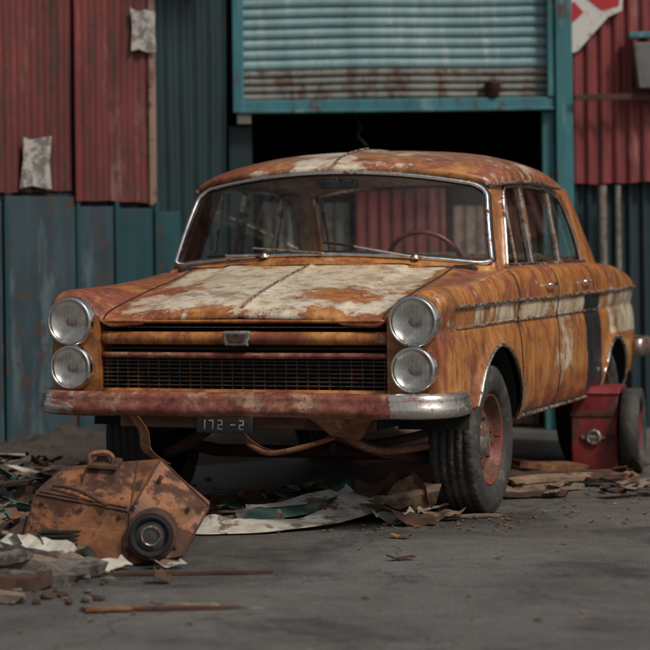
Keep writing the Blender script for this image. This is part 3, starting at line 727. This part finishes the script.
for x,w in ((1.80,.028),(1.90,.020)): tube('wall_pipe',[(x,FY-.10,0),(x,FY-.10,1.58)],w,M['slat2'],bld)
ps=empty('torn_poster'); py=FY-.04
mesh('paper_sheet',[(1.60,py,2.44),(1.66,py,2.46),(1.86,py,2.68),(1.95,py,2.72),(1.97,py,3.0),(1.60,py,3.0)],[(0,1,2,3,4,5)],M['pwhite'],ps)
mesh('printed_shape',[(1.60,py-.004,2.62),(1.70,py-.004,2.71),(1.64,py-.004,2.78),(1.60,py-.004,2.76)],[(0,1,2,3)],M['pred'],ps)
mesh('printed_shape',[(1.72,py-.004,2.80),(1.82,py-.004,2.72),(1.93,py-.004,2.75),(1.95,py-.004,2.96),(1.78,py-.004,2.96)],[(0,1,2,3,4)],M['pred'],ps)
hexa('wall_meter_box',[(2.03,FY-.22,2.20),(2.30,FY-.22,2.20),(2.30,FY-.03,2.20),(2.03,FY-.03,2.20),(2.00,FY-.18,2.50),(2.30,FY-.18,2.50),(2.30,FY-.03,2.50),(2.00,FY-.03,2.50)],M['greymetal'],bld,.01)
box('blue_rail',1.98,3.0,FY-.16,FY-.04,2.53,2.57,M['frame'],bld,.005)
pot=lathe('rusty_tin_pot',[(0,.001),(0,.04),(.09,.055),(.10,.062),(.085,.05),(.02,.035)],M['rust2'],None,'z',24,loc=(1.10,FY-.065,2.162)); pot.name='rusty_tin_pot'

# ================================================================= GROUND
gr=mesh('ground',[(-400,-400,0),(400,-400,0),(400,400,0),(-400,400,0)],[(0,1,2,3)],M['asphalt'])
V=[];nx_,ny_=90,80
for i in range(ny_):
    for j in range(nx_):
        x=-3.6+4.2*j/(nx_-1); y=10.6+4.3*i/(ny_-1)
        d=((x+1.9)*.7071-(y-13.6)*.7071)
        h=.13*(1-ss(.3,1.7,d))
        h*=.6+.5*math.sin(x*5+y*3)*math.sin(x*2.1-y*4.3)+.25*math.sin(x*17+y*9)*math.sin(y*21)+.3*rng.rand()
        e=min(1,j/4,(nx_-1-j)/4,i/4,(ny_-1-i)/2)
        V.append((x,y,h*max(0,e)-.012))
mesh('dirt_verge',V,grid_faces(ny_,nx_),M['dirt'],None,True)

# ================================================================= RUSTY SCRAP MACHINE (left foreground)
mc=empty('rusty_scrap_machine')
rm=simple('orange_rust_plate',(.215,.084,.034),.62,0,.6,9,.6,.006,(.085,.034,.020),.51)
N={'A':(-1.215,8.98,.01),'B':(-.775,8.88,0),'C':(-.575,8.98,.02),'D':(-.470,9.12,.20),'E':(-.665,9.17,.385),'F':(-.76,9.22,.375),'G':(-1.06,9.26,.35),'H':(-1.15,9.02,.270),'I':(-.770,8.93,.205),
 'a':(-1.17,9.38,.01),'c':(-.56,9.38,.02),'g':(-1.07,9.38,.32),'e':(-.67,9.38,.35),'d':(-.48,9.36,.19)}
kk=list(N); ix={k_:i for i,k_ in enumerate(kk)}
def FF(s): return tuple(ix[c_] for c_ in s)
o=mesh('armoured_housing',[N[k_] for k_ in kk],[FF('ABIH'),FF('BCDI'),FF('IDE'),FF('HIFG'),FF('IEF'),FF('AHGga'),FF('GFEeg'),FF('DdeE'),FF('CcdD'),FF('acdeg'),FF('ABCca')],rm,mc); recalc(o); bevel(o,.004,1)
def nv(k_): return Vector(N[k_])
def edge(a,b,r=.006,mat=M['rust2']):
    p,q=nv(a),nv(b); tube('weld_seam',[p.lerp(q,t)+Vector((0,-.002,.001*math.sin(t*30))) for t in np.linspace(.02,.98,10)],r,mat,mc)
for a,b in ('HI','IB','IE','AH','ED','DC','HG','FI'): edge(a,b,.004)
def lift(name,pts,off,mat=rm,th=.008):
    P_=[Vector(p) for p in pts]; nn=(P_[1]-P_[0]).cross(P_[2]-P_[0]).normalized()
    if nn.y>0: nn=-nn
    a=[p+nn*off for p in P_]; b=[p+nn*(off+th) for p in P_]; n=len(P_)
    o=mesh(name,a+b,[tuple(range(n)),tuple(range(2*n-1,n-1,-1))]+[(i,(i+1)%n,n+(i+1)%n,n+i) for i in range(n)],mat,mc); recalc(o); bevel(o,.002,1)
def bil(a,b,c_,d,s,t): return (nv(a).lerp(nv(b),s)).lerp(nv(d).lerp(nv(c_),s),t)
lift('front_plate',[bil('A','B','I','H',s,t) for s,t in ((.06,.08),(.94,.08),(.94,.60),(.06,.60))],.001)
lift('top_front_plate',[bil('H','I','F','G',s,t) for s,t in ((.03,.04),(.97,.04),(.95,.45),(.05,.45))],.001)
GV=[];GF=[]
for i in range(6):
    p=bil('A','B','I','H',.40,.14+i*.07); addbox(GV,GF,p.x-.10,p.x+.11,p.y-.020,p.y+.01,p.z,p.z+.010)
mesh('vent_louvres',GV,GF,M['black'],mc)
lx,lz,ly=-.685,.118,8.90
lathe('lamp_housing',[(.12,.094),(-.02,.098),(-.045,.094),(-.05,.086),(-.03,.082),(-.02,.07)],M['rust2'],mc,'y',48,loc=(lx,ly,lz))
lathe('lamp_ring',[(-.052,.084),(-.060,.078),(-.055,.066),(-.03,.060)],M['black'],mc,'y',48,loc=(lx,ly,lz))
lathe('lamp_lens',[(-.035,.062),(-.045,.04),(-.048,.02),(-.049,.001)],simple('dark_lens',(.05,.05,.048),.15),mc,'y',40,loc=(lx,ly,lz))
lathe('lamp_inner_ring',[(-.046,.040),(-.056,.036),(-.046,.031)],M['hub'],mc,'y',40,loc=(lx,ly,lz))
hexa('turret_base',[(-.98,9.06,.27),(-.82,9.05,.26),(-.80,9.22,.30),(-.96,9.24,.30),(-.96,9.09,.360),(-.84,9.08,.350),(-.83,9.19,.37),(-.94,9.21,.375)],rm,mc,.005)
hexa('turret_cap',[(-.95,9.07,.362),(-.83,9.06,.352),(-.82,9.20,.372),(-.93,9.22,.377),(-.95,9.07,.378),(-.83,9.06,.368),(-.82,9.20,.388),(-.93,9.22,.393)],M['rust2'],mc,.003)
tube('turret_hoop',spl([(-.94,9.10,.37),(-.94,9.10,.405),(-.91,9.10,.42),(-.87,9.10,.418),(-.85,9.10,.40),(-.85,9.10,.37)],4),.010,rm,mc)
lathe('turret_bolt',[(0,.03),(.03,.028),(.034,.001)],M['rust2'],mc,'z',16,loc=(-.89,9.14,.375))
for a,b,c_,d,s,t in [('A','B','I','H',.1,.9),('A','B','I','H',.5,.9),('A','B','I','H',.9,.9),('A','B','I','H',.04,.2),('A','B','I','H',.97,.3),('H','I','F','G',.1,.2),('H','I','F','G',.9,.2),('H','I','F','G',.5,.15)]:
    p=bil(a,b,c_,d,s,t); lathe('bolt_head',[(.01,.010),(-.012,.009),(-.014,.001)],M['rust2'],mc,'y',8,loc=tuple(p),smooth=False)
for p in ((-.66,9.08,.32),(-.55,9.06,.20),(-.60,8.99,.06),(-.745,8.93,.24)): lathe('bolt_head',[(.01,.010),(-.016,.009),(-.018,.001)],M['rust2'],mc,'y',8,loc=p,smooth=False)
tube('loose_rod',spl([(-1.08,9.03,.30),(-.98,8.99,.285),(-.86,8.93,.23)],4),.007,M['rust2'],mc)
hexa('left_skid',[(-1.30,8.98,.0),(-1.20,8.98,.0),(-1.20,9.2,.0),(-1.30,9.2,.0),(-1.25,9.02,.13),(-1.17,9.03,.18),(-1.17,9.2,.18),(-1.23,9.2,.13)],M['rust2'],mc,.006)

# ================================================================= RED METAL CASE by rear wheel
rb=empty('red_metal_box',(1.425,12.15,0),R(-14))
rdm=simple('red_box_paint',(.18,.022,.022),.42,0,.5,8,.3,.004,(.08,.04,.03),.54)
box('case',-.14,.11,0,.30,.01,.42,rdm,rb,.012)
hexa('case_lid',[(-.15,-.01,.42),(.12,-.01,.42),(.12,.31,.42),(-.15,.31,.42),(-.10,.03,.455),(.12,.03,.455),(.12,.29,.455),(-.10,.29,.455)],rdm,rb,.005)
box('case_foot',-.15,.12,-.01,.31,0,.02,M['black'],rb,.003)
lathe('emblem_disc',[(0,.045),(-.012,.042),(-.016,.03),(-.008,.024),(-.010,.001)],M['hub'],rb,'y',28,loc=(-.02,-.001,.19))
box('emblem_bar',-.085,.045,-.012,-.001,.180,.200,M['hub'],rb,.004)
lathe('side_wheel_tyre',[(-.04,.15),(-.05,.19),(-.045,.222),(.045,.222),(.05,.19),(.04,.15),(.0,.14)],M['rubber'],rb,'x',48,loc=(.175,.13,.222))
lathe('side_wheel_rim',[(.035,.152),(.02,.14),(.01,.09),(.03,.05),(.035,.001)],rdm,rb,'x',40,loc=(.175,.13,.222))
box('case_band',-.145,.115,-.006,.0,.30,.325,M['rust2'],rb,.002)

# ================================================================= DEBRIS
class Pile:
    def __init__(s): s.v=[];s.f=[];s.m=[]
    def add(s,V,F,mi):
        b=len(s.v); s.v+=V; s.f+=[tuple(b+i for i in f) for f in F]; s.m+=[mi]*len(F)
def plank(P,x,y,z,l,w,t,yaw,pit,roll,mi,jag=.03):
    Mx=Matrix.Translation((x,y,z))@Matrix.Rotation(yaw,4,'Z')@Matrix.Rotation(pit,4,'Y')@Matrix.Rotation(roll,4,'X')
    n=9; V=[]; taper=rng.uniform(.5,1,2)
    for i in range(n):
        a=-l/2+l*i/(n-1); ww=w*(1+rng.uniform(-.10,.10)); bend=rng.uniform(-.2,.2)*t
        if i==0: ww*=taper[0]
        if i==n-1: ww*=taper[1]
        for dy,dz in ((-ww/2,-t/2),(ww/2,-t/2),(ww/2,t/2),(-ww/2,t/2)):
            aa=a+(rng.uniform(-jag,jag) if i in (0,n-1) else 0)
            V.append(tuple(Mx@Vector((aa,dy,dz+bend))))
    F=[]
    for i in range(n-1):
        for j in range(4): F.append((4*i+j,4*i+4+j,4*i+4+(j+1)%4,4*i+(j+1)%4))
    F+=[(0,1,2,3),tuple(4*(n-1)+q for q in (3,2,1,0))]
    P.add(V,F,mi)
def sheet(P,x,y,z,l,w,yaw,pit,roll,curl,mi,th=.004):
    Mx=Matrix.Translation((x,y,z))@Matrix.Rotation(yaw,4,'Z')@Matrix.Rotation(pit,4,'Y')@Matrix.Rotation(roll,4,'X')
    n,m_=9,5; V=[]; e0=[rng.uniform(-.2,.2)*w for _ in range(n)]; e1=[rng.uniform(-.2,.2)*w for _ in range(n)]
    sk=rng.uniform(-.5,.5)
    for s_ in (0,1):
        for i in range(n):
            for j in range(m_):
                a=-l/2+l*i/(n-1); b=-w/2+w*j/(m_-1)
                if j==0:b+=e0[i]
                if j==m_-1:b+=e1[i]
                zz=curl*(a/l*2)**2*l*.5+.3*curl*math.sin(a/l*9+b*20)*w+s_*th
                V.append(tuple(Mx@Vector((a+sk*b,b,zz))))
    F=grid_faces(n,m_)+[tuple(n*m_+q for q in f[::-1]) for f in grid_faces(n,m_)]
    for i in range(n-1): F+=[(i*m_,(i+1)*m_,n*m_+(i+1)*m_,n*m_+i*m_),(i*m_+m_-1,n*m_+i*m_+m_-1,n*m_+(i+1)*m_+m_-1,(i+1)*m_+m_-1)]
    P.add(V,F,mi)
def rock(P,x,y,z,r,mi):
    b=bmesh.new(); bmesh.ops.create_icosphere(b,subdivisions=2,radius=1)
    s_=Vector((rng.uniform(.7,1.2),rng.uniform(.7,1.2),rng.uniform(.4,.8)))*r
    pl_=[(Vector(rng.normal(size=3)).normalized(),rng.uniform(.5,.85)) for _ in range(9)]
    V=[]
    for v in b.verts:
        c=v.co.copy()
        for n_,d in pl_:
            q=c.dot(n_)
            if q>d: c-=n_*(q-d)
        V.append((x+c.x*s_.x,y+c.y*s_.y,z+c.z*s_.z))
    P.add(V,[tuple(v.index for v in f.verts) for f in b.faces],mi); b.free()
DM=[M['wood'],M['card'],M['offwhite'],M['greenp'],M['stone'],M['rust'],M['rust2'],M['tealp']]
P=Pile()
U=rng.uniform
def ribbon(P,pts,w,mi,wob=.03,tilt=.5,fr=.35):
    S=spl([(a,b,c) for a,b,c in pts],8); V=[];n=len(S); ph=U(0,6)
    for i,p in enumerate(S):
        d=(S[min(i+1,n-1)]-S[max(i-1,0)]).normalized(); nn=Vector((-d.y,d.x,0)); tl=tilt+.15*math.sin(i*fr+ph)
        ww=w*(1+.08*math.sin(i*.8+ph)+U(-.05,.05))
        if i<4: ww*=.3+.17*i
        for k_ in range(6):
            f=k_/5-.5
            q=p+nn*(f*ww*math.cos(tl))+Vector((0,0,(f+.5)*ww*math.sin(tl)+.008+wob*.35*(f+.5)*math.sin(i*fr*1.7+ph)))
            V.append(tuple(q))
    P.add(V,grid_faces(n,6),mi)
ribbon(P,[(-.62,9.86,.0),(-.40,9.84,.0),(-.12,9.95,.01),(.10,10.15,.03),(.26,10.45,.08)],.17,2,tilt=.22)
ribbon(P,[(-.66,9.95,.02),(-.45,9.98,.02),(-.2,10.05,.03)],.10,1,tilt=.3)
ribbon(P,[(-.40,10.00,.03),(-.15,10.10,.04),(.05,10.28,.07),(.18,10.5,.11)],.11,3,tilt=.5)
ribbon(P,[(-.36,10.08,.07),(-.1,10.18,.08),(.1,10.36,.11)],.06,2,tilt=.5)
ribbon(P,[(-.85,10.0,.0),(-.6,9.95,.01),(-.45,10.05,.03)],.12,1,tilt=.2)
for (x,y,z,l,w,yw,pt,rl,cu,mi) in [(.33,10.25,.06,.26,.16,.5,-.5,.7,.7,1),(.42,10.35,.08,.24,.14,.9,.3,.9,.6,5),(.28,10.12,.02,.22,.12,.1,.1,.3,.3,2),(.20,10.4,.07,.30,.10,.7,-.3,.6,.5,5),(.50,10.2,.02,.2,.1,-.3,.0,.2,.3,1),(.37,10.05,.02,.20,.12,.3,.1,.3,.2,6),(.12,10.3,.06,.26,.1,1.0,-.4,.4,.4,6)]: sheet(P,x,y,z,l,w,yw,pt,rl,cu,mi)
for i in range(120):
    x=U(-.85,.62); y=10.2+.35*(x+.3)+U(-.15,.9)
    sheet(P,x,y,U(.01,.07),U(.05,.2),U(.03,.08),U(0,3.1),U(-.3,.3),U(-.4,.4),U(-.3,.4),int(rng.choice([0,1,1,2,3,5,6,6,6])))
for i in range(36): plank(P,U(-.7,.7),U(10.2,11.4),U(.01,.06),U(.1,.45),U(.008,.04),.010,U(0,3.1),U(-.1,.1),U(-.3,.3),int(rng.choice([0,0,6,5])))
for i in range(170):
    x=U(-2.0,-1.0); y=U(9.2,12.6)
    if x>-1.25 and y<9.5: continue
    sheet(P,x,y,U(.01,.10),U(.05,.24),U(.03,.11),U(0,3.1),U(-.3,.3),U(-.5,.5),U(-.3,.4),int(rng.choice([0,1,2,3,4,5,6,6,6,7])))
for i in range(46): plank(P,U(-2.0,-.95),U(9.4,12.4),U(.02,.10),U(.15,.5),U(.02,.07),U(.01,.025),U(0,3.1),U(-.2,.2),U(-.4,.4),int(rng.choice([0,0,6,5,4])))
for a in [(-1.14,8.62,.05,.46,.11,.05,.15,.0,.1,0),(-1.10,8.42,.03,.38,.09,.04,-.1,.03,.0,4),(-.97,8.55,.035,.28,.09,.04,.55,-.05,.2,4),(-1.18,8.30,.03,.34,.11,.045,.3,0,0,6),(-1.25,8.05,.02,.36,.08,.03,-.3,0,0,0),(-1.10,8.75,.10,.26,.08,.03,-.4,.1,.4,2),(-.93,8.70,.03,.18,.07,.03,1.0,.1,.2,2),(-1.0,8.66,.06,.3,.05,.02,-.5,.1,.1,6),(-1.2,8.5,.09,.25,.07,.03,.9,.0,.1,4)]: plank(P,*a)
for a in [(-1.03,8.80,.07,.18,.10,.3,.3,.5,.3,7),(-.97,8.74,.05,.16,.08,-.5,-.2,-.4,.4,3),(-1.15,8.84,.08,.22,.10,.9,.3,.5,.3,2),(-.86,8.78,.02,.18,.08,.5,.1,.3,.3,2),(-.62,8.80,.015,.13,.06,.2,.1,.2,.3,2)]: sheet(P,*a)
for i in range(90): rock(P,U(-1.35,-.80)+0,U(7.95,8.85),.008,float(rng.choice([.010,.014,.02,.03])),int(rng.choice([4,4,6])))
for i in range(90): rock(P,U(-2.0,-.4),U(9.6,12.5),.008,U(.006,.025),int(rng.choice([4,6])))
for i in range(60): rock(P,U(-1.2,2.2),U(7.3,11.5),.002,U(.003,.008),int(rng.choice([4,6])))
for a in [(1.02,11.3,.02,.45,.12,.02,.35,0,.05,0),(1.12,11.45,.05,.5,.10,.02,.55,.02,.1,1),(1.20,11.7,.04,.5,.14,.02,.15,0,.1,6),(.98,11.05,.02,.35,.10,.02,.15,0,0,6),(1.30,11.55,.03,.35,.12,.02,-.2,0,0,0),(1.15,12.0,.06,.5,.12,.03,.6,.1,.1,5),(.90,11.5,.06,.4,.15,.03,.9,.1,.2,6)]: plank(P,*a)
for i in range(40): sheet(P,U(.85,1.65),U(11.0,12.3),U(.01,.05),U(.05,.2),U(.03,.09),U(0,3.1),U(-.2,.2),U(-.3,.3),U(-.2,.3),int(rng.choice([0,1,5,6,6])))
plank(P,-.58,7.80,.008,.50,.035,.010,.03,0,0,6,.06); plank(P,-.48,7.84,.012,.22,.03,.01,-.08,0,0,1,.04); plank(P,-.74,7.78,.012,.16,.04,.01,.2,0,0,5,.04)
plank(P,-.54,8.62,.008,.62,.020,.010,.0,0,0,6,.05)
sheet(P,-.625,8.42,.03,.09,.07,.4,.7,.5,.4,6); sheet(P,.28,8.95,.006,.10,.04,.2,0,0,.2,6); sheet(P,.30,9.6,.006,.08,.04,-.5,0,0,.2,5)
mesh('scrap_debris_pile',P.v,P.f,DM,None,False,P.m)
LV=[];LF=[]
def leaf(x,y,z,s_):
    a=U(0,6.28); t=U(-.5,.5); b=len(LV); c,s2=math.cos(a),math.sin(a)
    for px,py,pz_ in ((-1,0,.1),(-.3,.45,.25*t),(.5,.4,.3),(1,0,.1),(.4,-.45,-.2*t+.2),(-.4,-.4,.3),(0,0,0)):
        LV.append((x+s_*(px*c-py*s2),y+s_*(px*s2+py*c),z+s_*(pz_+.05)))
    for i in range(6): LF.append((b+i,b+(i+1)%6,b+6))
for i in range(640):
    if i<430: x,y=rng.normal(.1,.5),rng.normal(10.35,.30)
    elif i<540: x,y=U(.8,2.2),rng.normal(11.6,.4)
    else: x,y=U(-1.6,3.0),U(7.2,13.5)
    if y<9.75 and i<430: continue
    leaf(x,y,.003,U(.006,.022))
for i in range(260): leaf(U(-2,-1.0),U(9.3,12.5),U(.02,.1),U(.01,.028))
mesh('fallen_leaves',LV,LF,[M['leaf']],None,False)
# ================================================================= LIGHT / WORLD / CAMERA
az,el=R(136),R(50)
S=Vector((math.sin(az)*math.cos(el),math.cos(az)*math.cos(el),math.sin(el)))
sun=bpy.data.lights.new('sun','SUN'); sun.energy=2.3; sun.angle=R(10); sun.color=(1,.92,.82)
so=bpy.data.objects.new('sun',sun); scene.collection.objects.link(so); so.rotation_euler=S.to_track_quat('Z','Y').to_euler()
w=bpy.data.worlds.new('World'); scene.world=w; w.use_nodes=True; nt=w.node_tree; nt.nodes.clear()
sk=nt.nodes.new('ShaderNodeTexSky'); sk.sky_type='NISHITA'; sk.sun_disc=False; sk.sun_elevation=el; sk.sun_rotation=az; sk.dust_density=4; sk.air_density=1.0
hs=nt.nodes.new('ShaderNodeHueSaturation'); hs.inputs['Saturation'].default_value=.4
bg=nt.nodes.new('ShaderNodeBackground'); bg.inputs[1].default_value=.072; wo=nt.nodes.new('ShaderNodeOutputWorld')
nt.links.new(sk.outputs[0],hs.inputs['Color']); nt.links.new(hs.outputs[0],bg.inputs[0]); nt.links.new(bg.outputs[0],wo.inputs[0])
cam=bpy.data.cameras.new('camera'); co=bpy.data.objects.new('camera',cam); scene.collection.objects.link(co); scene.camera=co
cam.sensor_width=36; cam.lens=2300/650*36; cam.clip_end=2000; cam.shift_y=-(325-240)/650
co.location=(0,0,1.25)
co.rotation_euler=(Matrix.Rotation(R(90),3,'X')@Matrix.Rotation(R(-.7),3,'Z')).to_euler()
cam.dof.use_dof=True; cam.dof.focus_distance=10.0; cam.dof.aperture_fstop=2.5
scene.view_settings.view_transform='Standard'; scene.view_settings.look='None'; scene.view_settings.exposure=0
